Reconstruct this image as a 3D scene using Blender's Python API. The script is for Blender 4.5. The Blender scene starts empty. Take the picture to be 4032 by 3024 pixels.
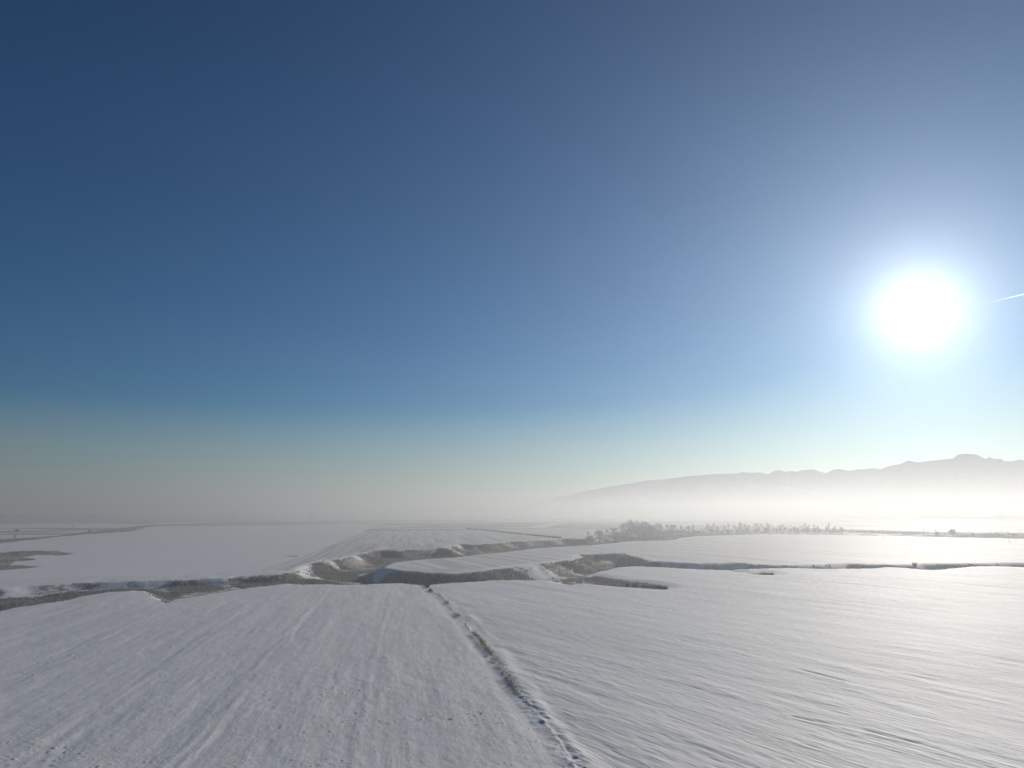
import bpy, math, random
import numpy as np
from mathutils import Vector, Matrix

# ------------------------------------------------------------------ camera, sky, sun, exposure
scene = bpy.context.scene
COL = scene.collection
rng = np.random.default_rng(7)
random.seed(7)
H = 30.0                                   # the drone hovers about 30 m above the field
PITCH = math.atan((2028 - 1512) / 2800.0)
cam_data = bpy.data.cameras.new("camera")
cam_data.sensor_width = 36.0
cam_data.lens = 36.0 * 2800 / 4032
cam_data.clip_start = 1.0
cam_data.clip_end = 90000.0
cam = bpy.data.objects.new("camera", cam_data)
COL.objects.link(cam)
cam.location = (0, 0, H)
cam.rotation_euler = (math.pi / 2 + PITCH, 0, 0)
scene.camera = cam

SP, CP = math.sin(PITCH), math.cos(PITCH)


def ray(x, y):
    a, u = (x - 2016) / 2800.0, (1512 - y) / 2800.0
    return Vector((a, CP - u * SP, u * CP + SP)).normalized()


SUN = ray(3618, 1226)
SUN_EL = math.asin(SUN.z)
SUN_AZ = math.atan2(SUN.x, SUN.y)

world = bpy.data.worlds.new("World")
scene.world = world
world.use_nodes = True
wn, wl = world.node_tree.nodes, world.node_tree.links
wn.clear()
w_out = wn.new("ShaderNodeOutputWorld")
w_bg = wn.new("ShaderNodeBackground")
w_bg.inputs["Strength"].default_value = 0.05
sky = wn.new("ShaderNodeTexSky")
sky.sky_type = 'NISHITA'
sky.sun_disc = False
sky.sun_elevation = SUN_EL
sky.sun_rotation = SUN_AZ
sky.altitude = 500
sky.air_density = 1.0
sky.dust_density = 0.15
sky.ozone_density = 3.5
w_tc = wn.new("ShaderNodeTexCoord")
w_hsv = wn.new("ShaderNodeHueSaturation")
# contrast of the clear winter air: deeper blue away from the sun
w_n = wn.new("ShaderNodeVectorMath")
w_n.operation = 'SCALE'
w_n.inputs["Scale"].default_value = 1 / 6.0
wl.new(sky.outputs[0], w_n.inputs[0])
w_gam = wn.new("ShaderNodeGamma")
w_gam.inputs["Gamma"].default_value = 1.25
wl.new(w_n.outputs[0], w_gam.inputs["Color"])
w_n2 = wn.new("ShaderNodeVectorMath")
w_n2.operation = 'SCALE'
w_n2.inputs["Scale"].default_value = 6.0
wl.new(w_gam.outputs[0], w_n2.inputs[0])
wl.new(w_n2.outputs[0], w_hsv.inputs["Color"])
w_sep = wn.new("ShaderNodeSeparateXYZ")
wl.new(w_tc.outputs["Generated"], w_sep.inputs[0])
w_sat = wn.new("ShaderNodeMapRange")          # the air near the horizon is paler than overhead
w_sat.interpolation_type = 'SMOOTHSTEP'
for k, q in enumerate((0.0, 0.24, 0.6, 1.9)):
    w_sat.inputs[k + 1].default_value = q
wl.new(w_sep.outputs["Z"], w_sat.inputs[0])
wl.new(w_sat.outputs[0], w_hsv.inputs["Saturation"])


def wmath(op, a, b=None):
    n = wn.new("ShaderNodeMath")
    n.operation = op
    for k, v in ((0, a), (1, b)):
        if v is None:
            continue
        if isinstance(v, (int, float)):
            n.inputs[k].default_value = v
        else:
            wl.new(v, n.inputs[k])
    return n.outputs[0]


# the aureole of bright air round the sun, as a function of the angle from the sun
w_dot = wn.new("ShaderNodeVectorMath")
w_dot.operation = 'DOT_PRODUCT'
wl.new(w_tc.outputs["Generated"], w_dot.inputs[0])
w_dot.inputs[1].default_value = SUN
ang = wmath('ARCCOSINE', wmath('MINIMUM', w_dot.outputs["Value"], 0.9999999))
def lobe(width_deg, gain, power):
    return wmath('MULTIPLY', wmath('EXPONENT', wmath('MULTIPLY', wmath('POWER', wmath('DIVIDE', ang, math.radians(width_deg)), power), -1.0)), gain)


core = wmath('ADD', lobe(2.2, 26.0, 1.2), lobe(5.0, 11.5, 1.0))
glow = lobe(10.5, 4.5, 1.0)
def w_scale(color, fac):
    n = wn.new("ShaderNodeVectorMath")
    n.operation = 'SCALE'
    n.inputs[0].default_value = color
    wl.new(fac, n.inputs["Scale"])
    return n.outputs[0]


w_tint = wn.new("ShaderNodeVectorMath")
w_tint.operation = 'ADD'
wl.new(w_scale((1.0, 0.98, 0.95), core), w_tint.inputs[0])
wl.new(w_scale((0.68, 0.97, 1.10), glow), w_tint.inputs[1])
w_add = wn.new("ShaderNodeVectorMath")
w_add.operation = 'ADD'
w_cool = wn.new("ShaderNodeMix")
w_cool.data_type = 'RGBA'
w_cool.inputs[6].default_value = (0.88, 1.06, 1.10, 1)
w_cool.inputs[7].default_value = (0.72, 1.10, 1.06, 1)
w_cf = wn.new("ShaderNodeMapRange")
w_cf.inputs[2].default_value = 0.30
wl.new(w_sep.outputs["Z"], w_cf.inputs[0])
wl.new(w_cf.outputs[0], w_cool.inputs[0])
w_mul = wn.new("ShaderNodeVectorMath")
w_mul.operation = 'MULTIPLY'
wl.new(w_hsv.outputs[0], w_mul.inputs[0])
wl.new(w_cool.outputs[2], w_mul.inputs[1])
wl.new(w_mul.outputs[0], w_add.inputs[0])
wl.new(w_tint.outputs[0], w_add.inputs[1])
wl.new(w_add.outputs[0], w_bg.inputs["Color"])
wl.new(w_bg.outputs[0], w_out.inputs["Surface"])

sun_data = bpy.data.lights.new("sun", 'SUN')
sun_data.energy = 4.9
sun_data.angle = math.radians(0.5)
sun_data.color = (1.0, 0.93, 0.84)
sun = bpy.data.objects.new("sun", sun_data)
COL.objects.link(sun)
sun.rotation_euler = (-SUN).to_track_quat('-Z', 'Y').to_euler()
sun.location = (0, 0, 400)

scene.view_settings.view_transform = 'Standard'
scene.view_settings.look = 'None'
scene.view_settings.exposure = 0.0
scene.view_settings.gamma = 1.0
scene.render.engine = 'CYCLES'
scene.cycles.use_denoising = True
scene.cycles.volume_bounces = 1
scene.cycles.max_bounces = 6
scene.cycles.diffuse_bounces = 2
scene.cycles.sample_clamp_indirect = 10.0


# ------------------------------------------------------------------ numeric helpers
def P(x, y, z=0.0):
    d = ray(x, y)
    t = (z - H) / d.z
    return (d.x * t, d.y * t)


def PP(pts, z=0.0):
    return np.array([P(x, y, z) for x, y in pts])


def _hash(ix, iy, seed):
    h = (ix.astype(np.int64) * 374761393 + iy.astype(np.int64) * 668265263 + seed * 982451653) & 0xFFFFFFFF
    h = ((h ^ (h >> 13)) * 1274126177) & 0xFFFFFFFF
    h = (h ^ (h >> 16)) & 0xFFFF
    return h.astype(np.float64) / 32767.5 - 1.0


def noise(x, y, seed=0):
    x0, y0 = np.floor(x), np.floor(y)
    fx, fy = x - x0, y - y0
    fx = fx * fx * fx * (fx * (fx * 6 - 15) + 10)
    fy = fy * fy * fy * (fy * (fy * 6 - 15) + 10)
    a, b = _hash(x0, y0, seed), _hash(x0 + 1, y0, seed)
    c, d = _hash(x0, y0 + 1, seed), _hash(x0 + 1, y0 + 1, seed)
    return (a + (b - a) * fx) * (1 - fy) + (c + (d - c) * fx) * fy


def fbm(x, y, seed=0, octv=4):
    s, a, t = 0.0, 1.0, 0.0
    for k in range(octv):
        s = s + a * noise(x * 2.03 ** k + 17.1 * k, y * 2.03 ** k - 9.7 * k, seed + k)
        t += a
        a *= 0.5
    return s / t


def sstep(a, b, x):
    t = np.clip((x - a) / (b - a), 0, 1)
    return t * t * (3 - 2 * t)


def seg_dist(px, py, line):
    """distance to a polyline and the length along it"""
    best = np.full(px.shape, 1e9)
    along = np.zeros(px.shape)
    side = np.zeros(px.shape)
    acc = 0.0
    for (ax, ay), (bx, by) in zip(line[:-1], line[1:]):
        dx, dy = bx - ax, by - ay
        L2 = dx * dx + dy * dy + 1e-9
        t = np.clip(((px - ax) * dx + (py - ay) * dy) / L2, 0, 1)
        ex, ey = px - ax - t * dx, py - ay - t * dy
        d = np.sqrt(ex * ex + ey * ey)
        m = d < best
        best = np.where(m, d, best)
        along = np.where(m, acc + t * math.sqrt(L2), along)
        side = np.where(m, np.sign(dx * ey - dy * ex), side)
        acc += math.sqrt(L2)
    return best, along, side


def inside(px, py, poly):
    res = np.zeros(px.shape, bool)
    n = len(poly)
    for i in range(n):
        ax, ay = poly[i]
        bx, by = poly[(i + 1) % n]
        if ay == by:
            continue
        c = ((ay > py) != (by > py)) & (px < (bx - ax) * (py - ay) / (by - ay) + ax)
        res ^= c
    return res


def sdf(px, py, poly, reach=120.0):
    """signed distance to a polygon, positive inside; far outside is left at -reach"""
    x0, y0 = poly.min(0) - reach
    x1, y1 = poly.max(0) + reach
    out = np.full(px.shape, -reach)
    m = (px > x0) & (px < x1) & (py > y0) & (py < y1)
    if m.any():
        qx, qy = px[m], py[m]
        d, _, _ = seg_dist(qx, qy, np.vstack([poly, poly[:1]]))
        out[m] = np.where(inside(qx, qy, poly), d, -np.minimum(d, reach))
    return out


# ------------------------------------------------------------------ the lie of the land (traced, then laid out on the ground in metres)
NEAR_RIM = [(-300, 2440), (0, 2403), (50, 2390), (124, 2382), (209, 2370), (249, 2362), (348, 2343), (448, 2330), (517, 2325), (557, 2326),
            (597, 2340), (630, 2360), (648, 2374), (668, 2366), (696, 2355), (746, 2348), (796, 2340), (865, 2328), (925, 2316), (985, 2307), (1068, 2300),
            (1136, 2293), (1181, 2296), (1289, 2296), (1407, 2297), (1461, 2294), (1565, 2291), (1628, 2296), (1646, 2300),
            (1691, 2298), (1741, 2291), (1791, 2289), (1859, 2284), (1949, 2280), (2049, 2279), (2139, 2278), (2208, 2282),
            (2300, 2278), (2330, 2258), (2357, 2247), (2397, 2241), (2447, 2232), (2497, 2229), (2596, 2232), (2671, 2236),
            (2720, 2238), (2795, 2241), (2870, 2242), (2936, 2240), (3054, 2237), (3130, 2236), (3207, 2238), (3284, 2240),
            (3361, 2239), (3437, 2237), (3489, 2231), (3540, 2232), (3591, 2236), (3642, 2241), (3693, 2241), (3744, 2235),
            (3821, 2228), (3898, 2227), (3975, 2228), (4032, 2231), (4500, 2236)]
TONGUE = [(4500, 2212), (4032, 2214), (3949, 2214), (3847, 2217), (3719, 2218), (3617, 2218), (3514, 2223), (3412, 2222), (3335, 2218),
          (3258, 2221), (3130, 2226), (3054, 2226), (2977, 2222), (2931, 2216), (2895, 2216), (2745, 2219), (2646, 2214),
          (2571, 2211), (2536, 2201), (2497, 2191), (2457, 2179), (2397, 2179), (2323, 2181), (2278, 2184), (2298, 2194),
          (2258, 2204), (2178, 2211), (2114, 2219), (2024, 2229), (1950, 2238), (1900, 2244), (1859, 2248), (1768, 2254),
          (1678, 2251), (1588, 2244), (1542, 2237), (1520, 2231), (1533, 2221), (1565, 2212), (1633, 2204), (1723, 2197),
          (1768, 2195), (1836, 2188), (1904, 2181), (1950, 2177), (2024, 2169), (2099, 2159), (2173, 2155), (2248, 2151),
          (2323, 2147), (2397, 2140), (2472, 2131), (2546, 2129), (2621, 2128), (2661, 2124), (2681, 2117), (2745, 2109),
          (2994, 2103), (3207, 2104), (3514, 2109), (3668, 2112), (3821, 2116), (4032, 2120), (4500, 2126)]
NORTH_RIM = [(4500, 2104), (3770, 2096), (3309, 2083), (3000, 2080), (2700, 2088), (2400, 2106), (2298, 2121), (2223, 2120), (2149, 2124), (2074, 2127),
             (1975, 2134), (1900, 2141), (1860, 2143), (1809, 2139), (1791, 2147), (1768, 2159), (1723, 2156), (1633, 2162), (1565, 2167),
             (1497, 2165), (1452, 2171), (1429, 2176), (1384, 2187), (1339, 2196), (1294, 2201), (1249, 2212), (1203, 2223), (1167, 2239),
             (1149, 2248), (1090, 2260), (995, 2264), (910, 2268), (870, 2276), (796, 2278), (696, 2284), (572, 2288),
             (448, 2292), (323, 2296), (224, 2302), (99, 2309), (0, 2318), (-300, 2332)]
VALLEY = PP(NEAR_RIM + TONGUE + NORTH_RIM)
SPIT = PP([(2208, 2282), (2218, 2289), (2248, 2293), (2298, 2288), (2347, 2293), (2447, 2302), (2522, 2306), (2611, 2312),
           (2629, 2309), (2616, 2300), (2546, 2286), (2472, 2281), (2397, 2271), (2348, 2262), (2300, 2266)])
SPIT2 = PP([(2860, 2243), (2900, 2247), (2966, 2254), (3002, 2259), (3046, 2260), (3046, 2252), (3002, 2246), (2951, 2248), (2900, 2243)])

B1 = PP([(-300, 2380), (0, 2353), (139, 2348), (199, 2338), (288, 2325), (398, 2318), (497, 2315), (547, 2312), (622, 2318), (651, 2333), (641, 2348),
         (622, 2348), (572, 2336), (522, 2330), (448, 2338), (298, 2352), (244, 2370), (99, 2390), (0, 2403), (-300, 2440)], -1.9)
B2 = PP([(666, 2320), (686, 2298), (746, 2293), (796, 2296), (855, 2298), (885, 2306), (816, 2316), (746, 2322), (700, 2343), (661, 2348)], -1.7)
B3 = PP([(801, 2288), (865, 2278), (915, 2271), (945, 2268), (1000, 2273), (1090, 2271), (1181, 2269), (1253, 2271), (1344, 2273), (1425, 2275),
         (1452, 2296), (1398, 2292), (1334, 2290), (1271, 2296), (1149, 2298), (1113, 2303), (1000, 2312), (945, 2310), (893, 2293)], -2.5)
B4 = PP([(1253, 2221), (1289, 2205), (1344, 2208), (1390, 2216), (1434, 2221), (1398, 2203), (1432, 2180), (1475, 2168), (1565, 2167),
         (1633, 2163), (1705, 2159), (1768, 2163), (1768, 2171), (1823, 2171), (1796, 2150), (1809, 2141), (1904, 2143), (2000, 2134),
         (2074, 2128), (2223, 2121), (2308, 2122), (2450, 2112), (2661, 2100), (2900, 2092), (3300, 2092), (3770, 2102), (4500, 2112), (4500, 2124),
         (3821, 2117), (3207, 2106), (2760, 2112), (2661, 2126), (2546, 2131), (2472, 2133), (2372, 2142), (2248, 2151), (2099, 2158),
         (2064, 2162), (2024, 2168), (1975, 2177), (1900, 2180), (1859, 2187), (1723, 2196), (1633, 2202), (1565, 2210), (1533, 2219), (1497, 2234),
         (1429, 2252), (1398, 2260), (1452, 2264), (1479, 2273), (1470, 2295), (1452, 2298), (1425, 2278), (1344, 2283), (1289, 2278), (1235, 2268),
         (1225, 2243), (1344, 2239), (1316, 2228)], -5.2)
B5 = PP([(1479, 2290), (1502, 2275), (1542, 2271), (1633, 2275), (1791, 2273), (1836, 2271), (1904, 2266), (2000, 2264), (2114, 2264), (2198, 2266),
         (2238, 2255), (2298, 2240), (2330, 2226), (2400, 2232), (2450, 2228), (2550, 2222), (2650, 2225), (2800, 2230), (2936, 2230), (3130, 2231),
         (3284, 2229), (3437, 2229), (3540, 2226), (3693, 2229), (3850, 2222), (4032, 2223), (4500, 2226), (4500, 2240), (4032, 2236), (3821, 2234),
         (3693, 2246), (3540, 2238), (3437, 2241), (3207, 2243), (2936, 2245), (2720, 2243), (2497, 2235), (2397, 2248), (2357, 2256),
         (2330, 2268), (2300, 2288), (2208, 2294), (2100, 2292), (2000, 2292), (1859, 2297), (1692, 2312), (1646, 2316), (1600, 2303), (1520, 2303)], -4.6)
ISLE1 = PP([(-400, 2190), (0, 2179), (75, 2171), (149, 2170), (224, 2174), (298, 2180), (259, 2186), (234, 2188), (149, 2187), (99, 2196), (139, 2207),
            (75, 2214), (35, 2222), (50, 2226), (169, 2231), (99, 2238), (0, 2247), (-400, 2290)])
REED_N = PP([(-300, 2140), (0, 2124), (40, 2122), (110, 2119), (174, 2114), (240, 2108), (343, 2094), (448, 2082), (562, 2069), (592, 2067), (700, 2062), (700, 2067), (592, 2074), (540, 2081),
             (535, 2091), (448, 2097), (343, 2104), (240, 2112), (174, 2121), (0, 2140), (-300, 2158)])
STRIP = PP([(1113, 2190), (1140, 2186), (1176, 2185), (1172, 2189)])
B6 = PP([(2120, 2236), (2200, 2218), (2262, 2206), (2300, 2196), (2330, 2190), (2440, 2186), (2500, 2200), (2540, 2212), (2480, 2224), (2380, 2234), (2330, 2230), (2260, 2246)], -3.0)
BRUSH = [(B6, 6.5), (B1, 2.8), (B2, 2.6), (B3, 3.4), (B4, 6.5), (B5, 8.0)]      # outline and depth of floor
FLAT_BRUSH = [ISLE1, REED_N, STRIP, SPIT, SPIT2]

WEED_LINE = PP([(1660, 2296), (1684, 2307), (1701, 2329), (1728, 2340), (1755, 2369), (1798, 2424), (1825, 2443), (1853, 2483), (1896, 2527), (1929, 2575),
                (1961, 2619), (1999, 2673), (2042, 2733), (2075, 2763), (2102, 2792), (2156, 2858), (2205, 2917), (2260, 3009), (2330, 3140), (2420, 3320)])
EAST_BANK = PP([(1770, 2370), (1830, 2415), (1900, 2480), (1960, 2560), (2020, 2650), (2075, 2710), (2113, 2771), (2180, 2850), (2250, 2920), (2314, 2999), (2420, 3140)])
TRAM = [PP([(1302, 2309), (1121, 2535), (977, 2698), (841, 2861), (723, 3014), (560, 3240)]),
        PP([(1270, 2340), (1090, 2545), (925, 2720), (790, 2870), (690, 2990), (470, 3240)]),
        PP([(633, 2408), (420, 2500), (180, 2605), (0, 2680), (-300, 2800)]),
        PP([(960, 2400), (720, 2560), (440, 2770), (250, 2930), (100, 3060)]),
        PP([(1550, 2310), (1500, 2520), (1440, 2760), (1380, 3030), (1330, 3250)])]
DRILL = [PP([(2450, 2318), (2639, 2340), (2985, 2378), (3262, 2420), (3470, 2451), (3712, 2482), (4032, 2534), (4500, 2610)]),
         PP([(2604, 2499), (2777, 2548), (3158, 2638), (3352, 2686), (3525, 2728), (4032, 2853), (4500, 2970)]),
         PP([(3123, 2818), (3400, 2866), (3608, 2918), (3677, 2939), (3781, 2977), (3885, 3012), (4100, 3090)]),
         PP([(2900, 2330), (3300, 2352), (3700, 2375), (4200, 2400)])]


def land(x, y):
    """ground height without the small relief, and the masks: valley depth (m), brush cover (0..1)"""
    d = np.hypot(x, y)
    z = 0.45 * noise(x / 170, y / 170, 3) * sstep(120, 300, d) + 0.22 * noise(x / 60, y / 60, 5)
    z = z * (1 - 0.5 * sstep(500, 2000, d))
    cover = np.zeros(x.shape)
    m = (y > 150) & (d < 3500)
    if m.any():
        qx, qy = x[m], y[m]
        wob = 2.6 * fbm(qx / 22, qy / 22, 11, 3) + 0.6 * fbm(qx / 6, qy / 6, 12, 3)
        sv = sdf(qx, qy, VALLEY, 60.0) + wob
        sb = np.full(qx.shape, -60.0)
        wsum = np.full(qx.shape, 1e-6)
        dsum = np.full(qx.shape, 4e-6)
        for b, dep in BRUSH:
            q = sdf(qx, qy, b, 60.0)
            sb = np.maximum(sb, q)
            w = np.exp(np.clip(q, -60, 20) / 14.0)
            wsum += w
            dsum += w * dep
        dep = dsum / wsum
        deep = dep * (0.85 + 0.15 * sstep(-18, 8, sb)) * (1 + 0.30 * fbm(qx / 40, qy / 40, 21, 3) + 0.07 * fbm(qx / 9, qy / 9, 22, 3))
        t = np.clip(sv / (2.6 * dep), 0, 1)
        prof = t * t * (3.0 - 2 * t) * 0.6 + t * (2.0 - t) * 0.4
        zz = -deep * np.where(sv > 0, prof, 0.0)
        # a worn shoulder above the bank
        zz = zz - 0.3 * np.exp(-np.clip(-sv, 0, 60) / 9.0) * (sv <= 0) - 0.3 * (sv > 0)
        for s in (SPIT, SPIT2):
            zz = zz - 1.3 * sstep(-8, 6, sdf(qx, qy, s, 30.0)) * (sv <= 2)
        z[m] += zz
        cv = sstep(-3, 3, sb + 0.5 + 5.0 * fbm(qx / 14, qy / 14, 31, 4)) * (sv > 1)
        for b in FLAT_BRUSH:
            cv = np.maximum(cv, sstep(-2.5, 2.5, sdf(qx, qy, b, 30.0) + 3.0 * fbm(qx / 12, qy / 12, 33, 3)))
        # grass showing through on the banks
        bank = (sv > 0) * (1 - sstep(-8, 2, sb))
        cv = np.maximum(cv, bank * 0.85 * sstep(-0.06, 0.30, fbm(qx / 6, qy / 6, 35, 5) + 0.15 * sstep(-20, 0, sb)))
        cover[m] = cv
    return z, cover


# ------------------------------------------------------------------ object and material helpers
def link(name, verts, faces, mat, parent=None, label=None, cat=None, group=None, kind=None, smooth=False):
    me = bpy.data.meshes.new(name)
    verts = np.asarray(verts, np.float32)
    me.vertices.add(len(verts))
    me.vertices.foreach_set("co", verts.ravel())
    if isinstance(faces, np.ndarray):
        k = faces.shape[1]
        me.loops.add(faces.size)
        me.loops.foreach_set("vertex_index", faces.ravel().astype(np.int32))
        me.polygons.add(len(faces))
        me.polygons.foreach_set("loop_start", np.arange(0, faces.size, k, dtype=np.int32))
        me.polygons.foreach_set("loop_total", np.full(len(faces), k, np.int32))
    else:
        idx = [i for f in faces for i in f]
        tot = np.array([len(f) for f in faces], np.int32)
        me.loops.add(len(idx))
        me.loops.foreach_set("vertex_index", np.array(idx, np.int32))
        me.polygons.add(len(faces))
        me.polygons.foreach_set("loop_start", np.concatenate([[0], np.cumsum(tot)[:-1]]).astype(np.int32))
        me.polygons.foreach_set("loop_total", tot)
    me.update(calc_edges=True)
    if smooth:
        me.polygons.foreach_set("use_smooth", np.ones(len(me.polygons), bool))
    me.materials.append(mat)
    o = bpy.data.objects.new(name, me)
    COL.objects.link(o)
    if parent:
        o.parent = parent
    tag(o, label, cat, group, kind)
    return o


def tag(o, label=None, cat=None, group=None, kind=None):
    if label: o["label"] = label
    if cat: o["category"] = cat
    if group: o["group"] = group
    if kind: o["kind"] = kind
    return o


def empty(name, loc, label, cat, group=None):
    o = bpy.data.objects.new(name, None)
    COL.objects.link(o)
    o.location = loc
    return tag(o, label, cat, group)


def fattr(o, name, arr):
    a = o.data.attributes.new(name, 'FLOAT', 'POINT')
    a.data.foreach_set("value", np.asarray(arr, np.float32))


def vattr(o, name, arr):
    a = o.data.attributes.new(name, 'FLOAT_VECTOR', 'POINT')
    a.data.foreach_set("vector", np.asarray(arr, np.float32).ravel())


class NT:
    def __init__(self, name):
        self.m = bpy.data.materials.new(name)
        self.m.use_nodes = True
        self.n, self.l = self.m.node_tree.nodes, self.m.node_tree.links
        self.b = self.n["Principled BSDF"]

    def put(self, v, sock):
        if hasattr(v, "is_linked"):
            self.l.new(v, sock)
        else:
            sock.default_value = v

    def math(self, op, a, b=None, clamp=False):
        n = self.n.new("ShaderNodeMath")
        n.operation = op
        n.use_clamp = clamp
        self.put(a, n.inputs[0])
        if b is not None: self.put(b, n.inputs[1])
        return n.outputs[0]

    def attr(self, name, vec=False):
        n = self.n.new("ShaderNodeAttribute")
        n.attribute_name = name
        return n.outputs["Vector" if vec else "Fac"]

    def scale(self, v, s):
        n = self.n.new("ShaderNodeVectorMath")
        n.operation = 'MULTIPLY'
        self.put(v, n.inputs[0])
        n.inputs[1].default_value = s
        return n.outputs[0]

    def noise(self, v, sc=1.0, detail=3.0, rough=0.5):
        n = self.n.new("ShaderNodeTexNoise")
        self.put(v, n.inputs["Vector"])
        n.inputs["Scale"].default_value = sc
        n.inputs["Detail"].default_value = detail
        n.inputs["Roughness"].default_value = rough
        return n.outputs["Fac"]

    def range(self, v, a, b, c=0.0, d=1.0):
        n = self.n.new("ShaderNodeMapRange")
        n.interpolation_type = 'SMOOTHSTEP'
        self.put(v, n.inputs[0])
        for k, q in enumerate((a, b, c, d)):
            n.inputs[k + 1].default_value = q
        return n.outputs[0]

    def mix(self, f, a, b):
        n = self.n.new("ShaderNodeMix")
        n.data_type = 'RGBA'
        self.put(f, n.inputs[0])
        for s, v in ((n.inputs[6], a), (n.inputs[7], b)):
            self.put(v, s) if hasattr(v, "is_linked") else setattr(s, "default_value", (*v, 1.0))
        return n.outputs[2]


def simple(name, color, rough=0.8, var=0.25, scale=2.0, translucent=False):
    t = NT(name)
    tc = t.n.new("ShaderNodeTexCoord")
    f = t.noise(tc.outputs["Object"], scale, 3.0)
    dark = tuple(c * (1 - var) for c in color)
    lite = tuple(min(1, c * (1 + var)) for c in color)
    t.l.new(t.mix(f, dark, lite), t.b.inputs["Base Color"])
    t.b.inputs["Roughness"].default_value = rough
    if translucent:                            # thin dry stalks let the low sun through
        tr = t.n.new("ShaderNodeBsdfTranslucent")
        tr.inputs["Color"].default_value = (*lite, 1)
        mx = t.n.new("ShaderNodeMixShader")
        mx.inputs[0].default_value = 0.16
        t.l.new(t.b.outputs[0], mx.inputs[1])
        t.l.new(tr.outputs[0], mx.inputs[2])
        t.l.new(mx.outputs[0], t.n["Material Output"].inputs["Surface"])
    t.b.inputs["Specular IOR Level"].default_value = 0.2
    return t.m


# ------------------------------------------------------------------ ground sheet
def row_dir(p, q):
    a, b = P(*p), P(*q)
    v = np.array([b[0] - a[0], b[1] - a[1]])
    return v / np.linalg.norm(v)


DIR_WEST = row_dir((841, 2861), (1302, 2309))
DIR_EAST = row_dir((2639, 2340), (3712, 2482))
DIR_TONGUE = row_dir((2497, 2164), (3000, 2206))
DIR_STRIPE = row_dir((1000, 2247), (1479, 2072))
DIR_FAR = np.array([1.0, 0.12]) / math.hypot(1, 0.12)
STRIPE_FIELD = PP([(1000, 2247), (1217, 2176), (1479, 2072), (1600, 2075), (1678, 2077), (1836, 2081), (2000, 2097), (2208, 2120), (2074, 2127), (1900, 2141),
                   (1791, 2147), (1700, 2160), (1565, 2167), (1452, 2171), (1384, 2187), (1294, 2201), (1203, 2223), (1149, 2248)])
STRIPE_FIELD2 = PP([(1840, 2080), (2000, 2078), (2150, 2080), (2320, 2086), (2300, 2118), (2208, 2118), (2000, 2095)])
TONGUE_FIELD = np.vstack([PP(TONGUE)])
GREY = [PP([(597, 2072), (1100, 2068), (1452, 2060), (1452, 2053), (1000, 2053), (700, 2062)]),
        PP([(1520, 2077), (1700, 2067), (1836, 2061), (2000, 2059), (2150, 2060), (2080, 2076), (2000, 2077), (1836, 2079)]),
        PP([(2190, 2066), (2260, 2058), (2460, 2064), (2460, 2082), (2330, 2084), (2150, 2079)]),
        PP([(-500, 2046), (0, 2047), (560, 2040), (1000, 2036), (1000, 2043), (760, 2054), (560, 2064), (400, 2060), (0, 2062), (-500, 2062)]),
        PP([(1480, 2054), (1780, 2049), (1960, 2044), (2050, 2038), (1960, 2039), (1870, 2048), (1960, 2052), (1900, 2055)])]


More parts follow.
